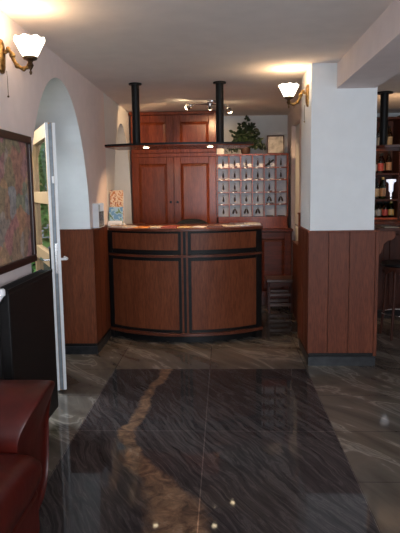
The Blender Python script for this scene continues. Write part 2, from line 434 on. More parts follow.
# ------------------------------------------------------------------ outdoors, beyond the door
structure(MB().box(-9, -1.62, -2, 14, -.1, -.02).build('ground', M_grass))
def leaf_cloud(mb, centre, rad, n, size, rnd):
    for _ in range(n):
        while True:
            p = Vector((rnd.uniform(-1, 1), rnd.uniform(-1, 1), rnd.uniform(-1, 1)))
            if .25 < p.length < 1: break
        p = Vector((centre[0] + p.x * rad[0], centre[1] + p.y * rad[1], centre[2] + p.z * rad[2]))
        d = Vector((rnd.gauss(0, 1), rnd.gauss(0, 1), rnd.gauss(0, .7))).normalized()
        w = d.cross(Vector((rnd.gauss(0, 1), rnd.gauss(0, 1), rnd.gauss(0, 1)))).normalized()
        s_ = size * rnd.uniform(.6, 1.2); c = d.cross(w) * s_ * .12
        mb.add([p, p + d * s_ * .45 + w * s_ * .3 + c, p + d * s_, p + d * s_ * .45 - w * s_ * .3 + c], [(0, 1, 2), (0, 2, 3)])
rnd = random.Random(3)
for i, (x, y, h, lab) in enumerate(((-2.35, 7.3, 2.5, 'green leafy garden tree just outside the glass door, nearest of the trees'),
                                    (-3.9, 7.9, 2.7, 'green leafy garden tree outside the glass door, second from the wall'),
                                    (-5.5, 7.2, 2.6, 'green leafy garden tree outside the glass door, furthest from the wall'))):
    t = thing('garden_tree', (x, y, -.02), lab, 'tree', 'trees outside the glass door')
    MB().tube([(x, y, -.03), (x + .03, y, .7), (x - .02, y + .02, 1.6), (x, y, 2.3)], .11, 10, .05).build('trunk', M_bark, t, True)
    b = MB(); leaf_cloud(b, (x, y, h - .55), (.72, .9, 1.75), 3600, .14, rnd); b.build('foliage', M_green_out, t)

# ------------------------------------------------------------------ framed map on the left wall
pt = thing('framed_map', (XL, 3.2, 1.06), 'large framed multicoloured map in a dark wood frame above the black radiator', 'picture')
y0, y1, z0, z1 = 2.70, 3.615, 1.065, 1.825
def frame_mb(x0, x1, y0, y1, z0, z1, w):
    return MB().box(x0, x1, y0, y1, z1 - w, z1).box(x0, x1, y0, y1, z0, z0 + w).box(x0, x1, y0, y0 + w, z0 + w, z1 - w).box(x0, x1, y1 - w, y1, z0 + w, z1 - w)
frame_mb(XL, XL + .032, y0, y1, z0, z1, .042).build('frame', M_frame, pt, bevel=.004)
MB().box(XL, XL + .012, y0 + .042, y1 - .042, z0 + .042, z1 - .042).build('map_sheet', M_map, pt)

# ------------------------------------------------------------------ radiator under it
rt = thing('radiator', (XL, 3.2, 0), 'black convector radiator with slotted top on the left wall beneath the map', 'radiator')
ry0, ry1, rx0, rx1 = 2.86, 3.66, -1.165, -1.09
MB().box(rx1 - .014, rx1, ry0 + .03, ry1, .10, .985).build('front_panel', M_rad, rt, bevel=.006)
MB().box(rx0, rx0 + .014, ry0 + .03, ry1, .10, .985).build('rear_panel', M_rad, rt, bevel=.006)
for a_ in (ry0 + .028, ry1 - .006): MB().box(rx0 + .005, rx1 - .005, a_, a_ + .006, .12, 1.0).build('end_cover', M_rad, rt)
g = MB()
for k in range(24): g.box(rx0 + .006, rx1 - .006, ry0 + .04 + k * .0323, ry0 + .05 + k * .0323, .985, 1.003)
g.box(rx0, rx0 + .008, ry0 + .03, ry1, .985, 1.006).box(rx1 - .008, rx1, ry0 + .03, ry1, .985, 1.006)
g.build('top_grille', M_rad, rt)
c = MB()
for k in range(30): c.box(rx0 + .02, rx1 - .02, ry0 + .05 + k * .0255, ry0 + .054 + k * .0255, .14, .97)
c.build('fins', M_rad, rt)
for a_ in (ry0 + .2, ry1 - .2): MB().cyl((rx0 + .003, a_, .7), (XL + .0005, a_, .7), .012).build('bracket', M_rad, rt)
for zz in (.14, .95): MB().cyl((-1.128, ry0 - .045, zz), (-1.128, ry0 + .05, zz), .011).build('pipe_stub', M_rad, rt, True)
MB().tube([(-1.128, ry0 - .035, .95), (-1.128, ry0 - .04, .8), (-1.128, ry0 - .04, .14), (-1.128, ry0 - .04, 0)], .012).build('pipe', M_rad, rt, True)
MB().lathe([(.010, 0), (.019, .004), (.020, .016), (.019, .032), (.014, .038), (.001, .04)], (-1.10, ry0 - .04, .985), 16).cyl((-1.128, ry0 - .04, .95), (-1.10, ry0 - .04, .99), .012).build('valve_knob', M_white_pl, rt, True)

# ------------------------------------------------------------------ red leather sofa against the left wall
st = thing('sofa', (-.95, 1.7, 0), 'red leather sofa with plump rolled arm in the left foreground', 'sofa')
def loft(mb, secs):                               # closed sections, same count
    n = len(secs[0]); base = len(mb.v)
    for s_ in secs: mb.v += [tuple(p) for p in s_]
    for i in range(len(secs) - 1):
        for k in range(n):
            k2 = (k + 1) % n
            mb.f.append((base + i * n + k, base + i * n + k2, base + (i + 1) * n + k2, base + (i + 1) * n + k))
    mb.f.append(tuple(base + k for k in range(n - 1, -1, -1))); mb.f.append(tuple(base + (len(secs) - 1) * n + k for k in range(n)))
    return mb
def arm(mb, yc, s):                               # section in the Y-Z plane, lofted along X; s=+1: inner side towards -Y
    def sec(x, k, drop):
        pr = [(.20, .10), (.20, .46), (.185, .57), (.13, .645), (.02, .672), (-.10, .650), (-.185, .585), (-.215, .50), (-.20, .42), (-.16, .30), (-.16, .10)]
        return [(x - .012, yc + s * (a * k), .10 + (z - .10) * (1 - drop) * 1.05) for a, z in pr]
    secs = [sec(-1.15, .96, 0), sec(-1.0, 1, 0), sec(-.85, 1, 0), sec(-.765, .995, .0), sec(-.735, .98, .008), sec(-.728, .93, .03)]
    out = []
    for i, s_ in enumerate(secs):
        q = []
        for (x, y, z) in s_:
            if i >= 3: x = x - .115 * max(0, min(1, (.645 - z) / .12)) * (i - 2) / 3
            q.append((x, y, z))
        out.append(q)
    return loft(mb, out)
arm(MB(), 2.375, 1).build('arm', M_leather, st, True, sub=2)
arm(MB(), .75, -1).build('arm', M_leather, st, True, sub=2)
def cushion(x0, x1, y0, y1, z0, z1, r=.05, puff=.03, nx=8, ny=10):
    mb = MB(); top = []; 
    def P(u, v, side):
        x = x0 + (x1 - x0) * u; y = y0 + (y1 - y0) * v
        e = (1 - (2 * u - 1) ** 6) * (1 - (2 * v - 1) ** 6)
        h = (z1 - z0) / 2; zc = (z0 + z1) / 2
        return (x, y, zc + side * (h * (.55 + .45 * e ** .5) + puff * (1 - (2 * u - 1) ** 2) * (1 - (2 * v - 1) ** 2)))
    for side in (1, -1):
        base = len(mb.v)
        mb.v += [P(i / nx, j / ny, side) for j in range(ny + 1) for i in range(nx + 1)]
        for j in range(ny):
            for i in range(nx):
                a = base + j * (nx + 1) + i; q = (a, a + 1, a + nx + 2, a + nx + 1)
                mb.f.append(q if side > 0 else q[::-1])
    m_ = (nx + 1) * (ny + 1)
    rim = [i for i in range(nx + 1)] + [j * (nx + 1) + nx for j in range(1, ny + 1)] + [ny * (nx + 1) + i for i in range(nx - 1, -1, -1)] + [j * (nx + 1) for j in range(ny - 1, 0, -1)]
    for a, b_ in zip(rim, rim[1:] + rim[:1]): mb.f.append((a, a + m_, b_ + m_, b_))
    return mb
MB().box(-1.16, -.76, .77, 2.24, .10, .31).build('base', M_leather, st, True, bevel=.03)
cushion(-1.06, -.73, 1.56, 2.225, .30, .485).build('seat_cushion', M_leather, st, True, sub=1)
cushion(-1.06, -.73, .87, 1.55, .30, .485).build('seat_cushion', M_leather, st, True, sub=1)
bk = MB()
loft(bk, [[(-1.16, y, .28), (-1.02, y, .28), (-.99, y, .5), (-1.01, y, .72), (-1.06, y, .80), (-1.13, y, .80), (-1.17, y, .70)] for y in (.78, .95, 1.54, 1.56, 1.58, 2.1, 2.22)])
bk.build('backrest', M_leather, st, True, sub=1)
for x, y in ((-1.12, .62), (-.90, .62), (-1.12, 2.5), (-.90, 2.5)):
    MB().lathe([(.02, 0), (.026, .1)], (x, y, 0), 12).build('foot', M_black, st)

# ------------------------------------------------------------------ wall sconces
def sconce(wx, sgn, y, z, label):
    # wx wall plane, sgn direction into the room, z height of the shade's lower end
    t = thing('wall_sconce', (wx, y, z), label, 'wall lamp', 'brass wall sconces')
    def p(dx, dz, dy=0): return (wx + sgn * dx, y + dy, z + dz)
    pl = MB()
    prof = [(-.095, .012), (-.08, .03), (-.04, .036), (0, .042), (.04, .04), (.065, .03), (.085, .014)]
    secs = []
    for d_, k in ((0, 1), (.012, .95), (.02, .6), (.024, .25)):
        ring = [(wx + sgn * d_, y + w * k, z + .02 + h * (.4 + .6 * k)) for h, w in prof] + [(wx + sgn * d_, y - w * k, z + .02 + h * (.4 + .6 * k)) for h, w in reversed(prof)]
        secs.append(ring)
    loft(pl, secs); pl.build('backplate', M_brass, t, True)
    a = MB().tube([p(.015, .03), p(.045, .045), p(.065, .03), p(.07, .0), p(.085, -.03), p(.115, -.05), p(.145, -.045), p(.16, -.02), p(.162, .0)], .0105, 10)
    a.ball(p(.066, .02), .017).ball(p(.09, -.035), .015).ball(p(.125, -.055), .011).ball(p(.045, .052), .014)
    a.build('arm', M_brass, t, True)
    c_ = p(.162, 0)
    MB().lathe([(.001, -.085), (.006, -.08), (.008, -.07), (.004, -.06), (.010, -.05), (.018, -.035), (.012, -.02), (.016, -.012), (.036, -.004), (.040, .006), (.034, .012)], c_, 20).build('gallery', M_brass_dark, t, True)
    prof = [(.030, .008), (.040, .014), (.052, .034), (.064, .060), (.076, .082), (.083, .096), (.080, .106)]
    def mod(tt, j):
        w = j / 6
        return (1 + .02 * w * math.cos(8 * tt), .004 * w * math.cos(8 * tt))
    sh = MB().lathe(prof, c_, 48, mod)
    so = sh.build('shade', M_shade, t, True)
    m_ = so.modifiers.new('thick', 'SOLIDIFY'); m_.thickness = .003
    MB().tube([p(.03, -.06), p(.032, -.10), p(.032, -.19)], .0018, 6).ball(p(.032, -.195), .006).build('pull_chain', M_brass_dark, t, True)
    l = bpy.data.lights.new('sconce_lamp', 'POINT'); l.energy = 1; l.color = (1, .64, .32); l.shadow_soft_size = .03
    lo = bpy.data.objects.new('sconce_lamp', l); COL.objects.link(lo); lo.parent = t
    lo.location = (sgn * .162, 0, .105)
    return l
LS1 = sconce(XL, 1, 3.26, 2.205, 'brass wall sconce with lit frosted bowl shade on the left wall above the map')
LS2 = sconce(.705, -1, 5.06, 2.232, 'brass wall sconce with lit frosted bowl shade on the side of the white column')

# ------------------------------------------------------------------ reception counter
CC = (-.382, 6.735); R0 = 1.135; A = math.radians(44.3); AR = math.radians(41.0)
rc = thing('reception_counter', (-.405, 5.9, 0), 'curved wooden reception counter with black bands and a mid ledge', 'counter')
MB().arc(CC, R0 - .45, R0 - .055, -A, AR, 0, .075).build('toe_kick', M_black, rc)
MB().arc(CC, R0 - .06, R0 + .03, -A, AR, .075, .105).build('base_ledge', M_top, rc, True, bevel=.003)
MB().arc(CC, R0 - .06, R0 - .006, -A, AR, .105, 1.095).build('carcass', M_black, rc, True)
pa = math.radians(3.4)
for a0, a1 in ((-A + .05, -.054), (.054, AR - .05)):
    MB().arc(CC, R0 - .006, R0 + .003, a0, a1, .135, .81).build('lower_panel', M_counter, rc, True, bevel=.0015)
    MB().arc(CC, R0 - .006, R0 + .003, a0, a1, .915, 1.075).build('upper_panel', M_counter, rc, True, bevel=.0015)
for k in (-1, 0, 1):
    MB().arc(CC, R0 - .006, R0 + .014, k * .040 - .0115, k * .040 + .0115, .105, .845, 3).arc(CC, R0 - .006, R0 + .014, k * .040 - .0115, k * .040 + .0115, .868, 1.095, 3).build('centre_rib', M_black, rc)
for k in (-.020, .020):
    MB().arc(CC, R0 - .006, R0 + .003, k - .0085, k + .0085, .105, 1.095, 3).build('rib_spacer', M_counter, rc)
MB().arc(CC, R0 - .06, R0 + .028, -A, AR, .845, .868).build('mid_ledge', M_top, rc, True, bevel=.003)
for s_ in (-1, 1):
    MB().arc(CC, R0 - .07, R0 + .010, (-A if s_ < 0 else AR - .06), (-A + .06 if s_ < 0 else AR), .0, 1.095, 4).build('end_post', M_black, rc)
xe = R0 * math.sin(A); ye = CC[1] - R0 * math.cos(A); xr = R0 * math.sin(AR)
MB().box(CC[0] + xr - .03, CC[0] + xr, ye + .04, 6.5, 0, 1.095).build('side_panel', M_counter, rc)
MB().box(CC[0] - xe, CC[0] - xe + .03, ye + .04, 6.5, 0, 1.095).build('side_panel', M_counter, rc)
top = [(CC[0] + (R0 + .03) * math.sin(-A + (A + AR) * i / 32), CC[1] - (R0 + .03) * math.cos(-A + (A + AR) * i / 32)) for i in range(33)]
top = [(CC[0] - xe - .0, ye)] + top[1:] + [(CC[0] + xr + .02, 6.0), (CC[0] + xr + .02, 6.5), (CC[0] + xr - .30, 6.5), (CC[0] + xr - .32, 6.35), (CC[0] - xe + .32, 6.35), (CC[0] - xe + .30, 6.5), (CC[0] - xe, 6.5)]
MB().prism(top, 'z', 1.095, 1.122).build('counter_top', M_top, rc, bevel=.004)
TZ = 1.122

# leaflets and papers on the counter
bs = thing('leaflet_stand', (-1.13, 6.08, TZ), 'two-tier leaflet stand at the left end of the reception counter', 'stand')
MB().obox((-1.195, 6.02, TZ), (.15, .0, 0), (0, .15, 0), (0, 0, .006)).obox((-1.195, 6.15, TZ), (.15, 0, 0), (0, .006, 0), (0, .02, .34)).build('stand_body', M_white_pl, bs)
MB().obox((-1.195, 6.02, TZ + .0), (.15, 0, 0), (0, .004, 0), (0, .0, .06)).build('front_lip', M_white_pl, bs)
tag(MB().obox((-1.19, 6.138, TZ + .008), (.14, 0, 0), (0, .008, 0), (0, .012, .362)).build('leaflet', M_leaf_orange), 'orange and cream leaflet in the rear tier of the leaflet stand', 'leaflet', 'leaflets in the stand')
tag(MB().obox((-1.19, 6.06, TZ + .008), (.145, 0, 0), (0, .012, 0), (0, .02, .19)).build('leaflet', M_leaf_blue), 'blue landscape leaflet in the front tier of the leaflet stand', 'leaflet', 'leaflets in the stand')
cols = [((.55, .50, .44), 'pale grey'), ((.62, .26, .08), 'orange'), ((.60, .52, .40), 'cream'), ((.30, .07, .05), 'dark red'), ((.55, .40, .20), 'tan'),
        ((.70, .68, .64), 'white'), ((.16, .07, .05), 'brown'), ((.62, .56, .46), 'beige'), ((.45, .47, .50), 'bluish grey'), ((.66, .60, .50), 'ivory')]
spots = [(-.955, 5.935, .2, 'first paper from the left along the counter top'), (-.80, 5.84, -.3, 'second paper from the left along the counter top'), (-.66, 5.83, .15, 'third paper from the left along the counter top'), (-.53, 5.80, -.1, 'fourth paper from the left along the counter top'),
         (-.40, 5.80, .25, 'at the middle of the counter top, before the black chair'), (-.24, 5.82, -.2, 'right of the chair on the counter top'), (-.10, 5.84, .1, 'below the right canopy pole on the counter top'), (.06, 5.92, .3, 'third paper from the right end of the counter top'), (.19, 6.0, -.1, 'second paper from the right end of the counter top'), (.29, 6.14, .05, 'at the right end of the counter top')]
for (x, y, r, where), (c_, nm) in zip(spots, cols):
    m_ = plain('cover_' + nm.replace(' ', '_'), c_, .5, noise=.25, scale=30)
    a = Vector((math.cos(r), math.sin(r), 0)) * .15; b_ = Vector((-math.sin(r), math.cos(r), 0)) * .21
    h = random.choice((.006, .010, .014))
    o = MB().obox(Vector((x, y, TZ)) - a / 2 - b_ / 2, a, b_, (0, 0, h)).build('brochure', m_)
    tag(o, f'{nm} brochure {where}', 'brochure', 'brochures on the reception counter')

for k, (nm, c_, x) in enumerate((('grey', (.42, .42, .44), -1.10), ('tan', (.50, .36, .22), -1.095), ('white', (.68, .68, .66), -1.105))):
    o = MB().box(x - .06, x + .10, 5.955 + .004 * k, 6.015, TZ + .011 * k, TZ + .011 * k + .0105).build('magazine', plain('magazine_' + nm, c_, .4, noise=.4, scale=40))
    tag(o, f'{nm} magazine in the short pile before the leaflet stand, ' + ('lowest', 'middle', 'topmost')[k] + ' of three', 'magazine', 'magazines piled before the leaflet stand')

# wall leaflet rack just before the counter
lr = thing('wall_leaflet_rack', (XL, 5.5, 1.152), 'small white and grey leaflet rack on the left wall beside the counter', 'rack')
for a_ in (5.36, 5.60): MB().box(XL, XL + .055, a_, a_ + .01, 1.152, 1.375).build('side_panel', M_white_pl, lr, bevel=.002)
MB().box(XL, XL + .006, 5.37, 5.60, 1.152, 1.375).box(XL, XL + .055, 5.37, 5.60, 1.152, 1.158).build('back_panel', M_white_pl, lr)
MB().box(XL + .047, XL + .053, 5.37, 5.60, 1.158, 1.30).build('front_panel', plain('smoky_plastic', (.10, .11, .12), .2), lr)
tag(MB().box(XL + .012, XL + .022, 5.385, 5.585, 1.159, 1.36).build('leaflet', plain('grey_blue_leaflet', (.35, .42, .50), .4)), 'bluish leaflet standing in the small wall leaflet rack', 'leaflet')

# chair behind the counter
ch = thing('office_chair', (-.36, 6.75, 0), 'black office chair with rounded back behind the reception counter', 'chair')
cb = MB(); secs = []
for i in range(9):
    t = -1 + 2 * i / 8; x = -.36 + .21 * t; yb = 6.56 + .05 * t * t * 1.0; zt = 1.165 - .06 * abs(t) ** 3 - .02 * t * t
    secs.append([(x, yb, .62), (x, yb + .05, .62), (x, yb + .055, zt - .02), (x, yb + .03, zt), (x, yb, zt - .02)])
loft(cb, secs).build('backrest', M_black_fab, ch, True)
cushion(-.58, -.14, 6.62, 7.04, .44, .52, puff=.015).build('seat', M_black_fab, ch, True, sub=1)
MB().tube([(-.36, 6.60, .70), (-.36, 6.58, .48), (-.36, 6.75, .43)], .018).build('back_bar', M_black, ch, True)
MB().cyl((-.36, 6.82, .07), (-.36, 6.82, .47), .028).build('gas_column', M_black, ch, True)
for k in range(5):
    t = k * 2 * PI / 5 + .3; e = (-.36 + .27 * math.cos(t), 6.82 + .27 * math.sin(t))
    MB().tube([(-.36, 6.82, .10), (*e, .07)], .022, 8, .014).ball((*e, .028), .028).build('leg', M_black, ch, True)

# ------------------------------------------------------------------ canopy board hung over the counter
cn = thing('hanging_canopy', (-.4, 5.6, CZ), 'curved dark wood canopy board hung on two black poles over the counter', 'canopy')
KC = (-.41, 6.98); KR = 1.62; KA = math.radians(25)
front = [(KC[0] + KR * math.sin(-KA + 2 * KA * i / 30), KC[1] - KR * math.cos(-KA + 2 * KA * i / 30)) for i in range(31)]
back = [(.20, 5.92), (-1.05, 5.92)]
MB().prism(front + back, 'z', 1.885, 1.908).build('board', M_cherry, cn, bevel=.004)
MB().arc(KC, KR, KR + .008, -KA, KA, 1.894, 1.912, 30).build('edge_strip', M_black, cn)
POLES = ((-.813, 5.60), (-.033, 5.62))
for x, y in POLES:
    MB().cyl((x, y, 1.91), (x, y, CZ - .012), .036, 20).build('pole', M_black, cn, True)
    MB().lathe([(.06, CZ - .014), (.06, CZ - .001)], (x, y, 0), 24).build('flange', M_black, cn, True)
DL = ((-.72, 5.56), (-.125, 5.565))
for x, y in DL:
    MB().lathe([(.030, 1.882), (.036, 1.882), (.038, 1.886)], (x, y, 0), 20).build('downlight_ring', M_chrome, cn, True)
    MB().lathe([(.001, 1.877), (.018, 1.878), (.029, 1.883)], (x, y, 0), 20).build('downlight', M_down, cn, True)

# ------------------------------------------------------------------ tall cupboard at the back
KX0, KX1, KY, KYB = -1.185, -.095, 7.62, 8.2
wc = thing('cupboard', (-.6, 7.9, 0), 'tall cherry wood cupboard with panelled doors behind the counter', 'cupboard')
MB().box(KX0, KX1, KY + .022, KYB, 0, 2.45).build('carcass', M_cherry, wc)
MB().box(KX0 - .01, KX1 + .02, KY - .03, KYB, 2.425, 2.465).build('cornice', M_cherry, wc, bevel=.006)
mid = (KX0 + KX1) / 2
def panel_door(x0, x1, z0, z1, y, kx, kz, parent, m_=M_cherry):
    w = .085
    d = MB().box(x0, x0 + w, y - .0, y + .022, z0, z1).box(x1 - w, x1, y, y + .022, z0, z1).box(x0 + w, x1 - w, y, y + .022, z1 - w, z1).box(x0 + w, x1 - w, y, y + .022, z0, z0 + w)
    o = d.build('door', m_, parent, bevel=.004)
    q = MB(); i0 = .035
    a, b_, c_, e = x0 + w, x1 - w, z0 + w, z1 - w
    q.add([(a, y + .016, c_), (b_, y + .016, c_), (b_, y + .016, e), (a, y + .016, e), (a + i0, y + .004, c_ + i0), (b_ - i0, y + .004, c_ + i0), (b_ - i0, y + .004, e - i0), (a + i0, y + .004, e - i0)],
          [(4, 5, 6, 7), (0, 1, 5, 4), (1, 2, 6, 5), (2, 3, 7, 6), (3, 0, 4, 7)])
    q.build('door_panel', m_, o)
    k = MB().lathe([(.006, 0), (.008, .012), (.016, .018), (.016, .026), (.001, .03)], (0, 0, 0), 12)
    k.v = [(kx + vx, y + .001 - vz, kz + vy) for vx, vy, vz in k.v]
    k.build('knob', M_black, o, True)
    return o
for x0, x1, s_ in ((KX0 + .01, mid - .004, 1), (mid + .004, KX1 - .01, -1)):
    kx = x1 - .04 if s_ > 0 else x0 + .04
    panel_door(x0, x1, 1.955, 2.42, KY, kx, 2.02, wc)
    panel_door(x0, x1, .12, 1.90, KY, kx, 1.33, wc)
MB().box(KX0, KX1, KY + .004, KY + .03, 1.905, 1.95).build('rail', M_cherry, wc, bevel=.003)
MB().box(KX0, KX1, KY + .03, KY + .05, 0, .11).build('plinth', M_black, wc)

# base cabinet under the pigeonholes
bc = thing('base_cabinet', (.37, 7.8, 0), 'low cherry wood cabinet under the key pigeonholes behind the counter', 'cabinet')
BX0, BX1, BY = -.09, .85, 7.45
MB().box(BX0, BX1, BY + .022, 8.2, 0, .95).build('carcass', M_cherry_dark, bc)
MB().box(BX0, BX1 + .01, BY - .03, 8.2, .95, .98).build('worktop', M_cherry_dark, bc, bevel=.004)
panel_door(BX0 + .01, .375, .1, .94, BY, .34, .75, bc, M_cherry_dark)
panel_door(.385, BX1 - .01, .1, .94, BY, .42, .75, bc, M_cherry_dark)

# pigeonhole rack with room keys
RX0, RX1, RZ0, RZ1, RYF, RYB = -.09, .815, 1.06, 1.905, 7.60, 7.76
kr = thing('key_rack', (.36, 7.68, .98), 'wooden pigeonhole rack of thirty cells behind the reception counter', 'rack')
MB().box(RX0, RX1, RYB, RYB + .02, 1.13, RZ1).build('back_panel', M_rackback, kr)
for a_ in (RX0, RX1 - .014): MB().box(a_, a_ + .014, RYF, RYB, 1.0, RZ1).build('side_panel', M_cherry, kr)
MB().box(RX0 - .005, RX1 + .005, RYF - .006, RYB + .02, RZ1, RZ1 + .018).build('top_board', M_cherry, kr)
MB().box(RX0, RX1, RYF, RYB, .98, 1.13).build('bottom_board', M_cherry, kr)
cw = (RX1 - RX0 - .014) / 6; rh = (RZ1 - 1.13) / 5
for k in range(1, 6): MB().box(RX0 + .007 + k * cw - .007, RX0 + .007 + k * cw + .007, RYF, RYB, 1.13, RZ1).build('divider', M_cherry, kr)
for k in range(1, 5): MB().box(RX0 + .014, RX1 - .014, RYF + .004, RYB, RZ1 - k * rh - .006, RZ1 - k * rh + .006).build('shelf', M_cherry, kr)
for r in range(5):
    for c in range(6):
        x = RX0 + .007 + c * cw + .04; z = RZ1 - r * rh + .002
        MB().box(x, x + .024, RYF - .004, RYF + .0015, z - .007, z + .007).build('number_tag', M_tag, kr)
for r in range(5):
    for c in range(6):
        x = RX0 + .007 + (c + .5) * cw; z = RZ1 - r * rh
        if (r, c) in ((2, 5), (4, 4), (4, 5)): continue
        MB().cyl((x, RYB, z - .035), (x, RYB - .02, z - .035), .003, 6).build('hook', M_brass_dark, kr)
def key_proto(two):
    t = thing('room_key', (0, 0, -5), 'x', 'key', 'room keys in the pigeonholes')
    for d in ((-.28, .28) if two else (0,)):
        prof = [(.001, -.092), (.009, -.088), (.013, -.070), (.010, -.045), (.006, -.030), (.004, -.028)]
        m_ = MB(); s_, c_ = math.sin(d), math.cos(d)
        m_.lathe(prof, (0, 0, 0), 10)
        m_.v = [(x * c_ - z * s_, y, x * s_ + z * c_ - 5) for x, y, z in m_.v]
        m_.build('fob', M_key, t, True)
    b = MB().tube([(.010 * math.cos(a), 0, -5 - .014 + .014 * math.sin(a)) for a in [i * PI / 5 for i in range(11)]], .0016, 5)
    b.box(-.004, .004, -.001, .001, -5.033, -5.02)
    b.build('key_ring', M_brass_dark, t)
    return t
p1, p2 = key_proto(False), key_proto(True)
ORD = ['first', 'second', 'third', 'fourth', 'fifth', 'sixth']; ROWS = ['top', 'second', 'middle', 'fourth', 'bottom']
used = set()
for r in range(5):
    for c in range(6):
        if (r, c) in ((2, 5), (4, 4), (4, 5)): continue
        x = RX0 + .007 + (c + .5) * cw; z = RZ1 - r * rh - .034
        two = (r, c) in ((3, 4), (3, 5), (4, 1), (4, 2), (4, 3))
        lab = f'room key with brown fob{"s" if two else ""}, {ORD[c]} pigeonhole from left in {ROWS[r]} row'
        pr = p2 if two else p1
        if two not in used: used.add(two); pr.location = (x, RYB - .024, z); pr['label'] = lab
        else: dup(pr, (x, RYB - .024, z), lab, 'room keys in the pigeonholes')
x = RX0 + .007 + 4.5 * cw
tag(MB().obox((x - .052, RYF + .02, RZ1 - rh + .012), (.108, 0, .078), (0, .02, 0), (-.012, 0, .018)).build('spectacle_case', M_black, bevel=.004), 'slim black case propped diagonally in the fifth top-row pigeonhole', 'case')
for (r, c, w) in ((0, 1, .06), (0, 2, .05), (1, 0, .05), (1, 3, .07), (2, 1, .06), (2, 4, .06), (3, 4, .10), (4, 4, .09), (4, 5, .09), (1, 5, .06)):
    x = RX0 + .007 + (c + .5) * cw; z = RZ1 - (r + 1) * rh + (.005 if r < 4 else 0)
    tag(MB().box(x - w / 2, x + w / 2, RYF + .015, RYF + .075, z, z + .014).build('key_pouch', M_key, bevel=.004), f'flat dark pouch lying in the {ROWS[r]} row, {ORD[c]} pigeonhole from left', 'pouch', 'dark pouches in the pigeonholes')

# things on top of the rack
RT = RZ1 + .018
pp = thing('potted_plant', (.28, 7.70, RT), 'bushy dark green potted plant on top of the key rack', 'plant')
MB().lathe([(.045, 0), (.06, .03), (.065, .085), (.058, .09)], (.28, 7.70, RT), 20).build('pot', plain('pot_brown', (.06, .03, .02), .5), pp, True)
stems = MB(); lv = MB(); rnd = random.Random(11)
tips = [(.30, 7.70, .44), (.22, 7.70, .30), (.38, 7.68, .30), (.44, 7.70, .22), (.14, 7.68, .20), (.08, 7.66, .10), (.48, 7.68, .12), (.34, 7.72, .36), (.18, 7.64, .10), (.26, 7.62, .18), (.50, 7.67, .05), (.46, 7.66, .17), (.14, 7.70, .26), (.40, 7.63, .08), (.07, 7.66, .03), (.33, 7.62, .24), (.24, 7.74, .37), (.10, 7.62, .04)]
for (x, y, h) in tips:
    q = [Vector((.28, 7.70, RT + .08)), Vector(((x + .28) / 2, (y + 7.7) / 2, RT + .08 + max(h - .06, .1) * .8)), Vector((x, y, RT + h))]
    pts = [q[0].lerp(q[1], t / 5).lerp(q[1].lerp(q[2], t / 5), t / 5) for t in range(6)]
    stems.tube(pts, .004, 5, .002)
    for _ in range(20):
        t = rnd.uniform(.3, 1.05); p = q[0].lerp(q[1], t).lerp(q[1].lerp(q[2], t), t)
        d = Vector((rnd.gauss(0, 1), rnd.gauss(0, .6), rnd.gauss(.1, .8))).normalized(); w = d.cross(Vector((rnd.gauss(0, .4), -1, rnd.gauss(0, .4)))).normalized()
        L = rnd.uniform(.045, .075); cc = d.cross(w) * L * .15
        p = p + d * .012
        if p.z < RT + .01: p.z = RT + .01 + rnd.uniform(0, .03)
        e_ = p + d * L
        if e_.z < RT + .004: d.z = abs(d.z); e_ = p + d * L
        lv.add([p, p + d * L * .3 + w * L * .27 + cc, p + d * L * .7 + w * L * .25 + cc, e_, p + d * L * .7 - w * L * .25 + cc, p + d * L * .3 - w * L * .27 + cc], [(0, 1, 2, 3), (0, 3, 4, 5)])
for a_, b_ in (((.25, 7.7, .12), (.08, 7.68, .24)), ((.33, 7.7, .12), (.52, 7.68, .2))): stems.tube([Vector((x, y, z + RT)) for x, y, z in (a_, b_)], .0035, 5, .001)
stems.build('stems', M_green, pp, True); lv.build('foliage', M_green, pp)
pf = thing('picture_frame', (.67, 7.72, RT), 'small thin-framed pale print leaning on top of the key rack', 'picture')
fx0, fx1 = .555, .775
def lean(x0, x1, h0, h1, d0, d1): return MB().obox((x0, 7.70 + h0 * .12 + d0, RT + h0), (x1 - x0, 0, 0), (0, d1 - d0, 0), (0, (h1 - h0) * .12, h1 - h0))
for a in ((fx0, fx0 + .014, 0, .235), (fx1 - .014, fx1, 0, .235), (fx0 + .014, fx1 - .014, 0, .014), (fx0 + .014, fx1 - .014, .221, .235)):
    lean(*a, 0, .014).build('frame_bar', M_frame, pf)
lean(fx0 + .014, fx1 - .014, .014, .221, .006, .012).build('print', make_cover('pale_print', False, [(.60, .57, .52), (.52, .50, .45), (.30, .28, .25)], 18), pf)
tag(MB().box(-.085, .0, 7.62, 7.70, RT, RT + .075).build('paper_box', M_paper, bevel=.003), 'small white box on the left end of the key rack', 'box')

# bench right of the counter
M_stool_sheen = wood('stool_sheen_wood', (.12, .06, .045), (.19, .10, .075), .28, 'x')  # lighter seat and stretchers: reflected gloss put into the wood colour
bn = thing('wooden_stool', (.66, 7.15, 0), 'low dark wooden stool with stretchers right of the counter', 'stool')
MB().box(.50, .83, 6.98, 7.30, .375, .41).build('seat', M_stool_sheen, bn, bevel=.006)
for a_ in (7.0, 7.26): MB().box(.53, .80, a_, a_ + .02, .32, .375).build('apron', M_cherry_dark, bn)
for x in (.52, .79):
    for y in (7.0, 7.265): MB().box(x, x + .022, y, y + .022, 0, .375).build('leg', M_cherry_dark, bn, bevel=.002)
for z in (.08, .20):
    for a_ in (7.003, 7.268): MB().box(.54, .79, a_, a_ + .017, z, z + .035).build('stretcher', M_stool_sheen, bn, bevel=.003)

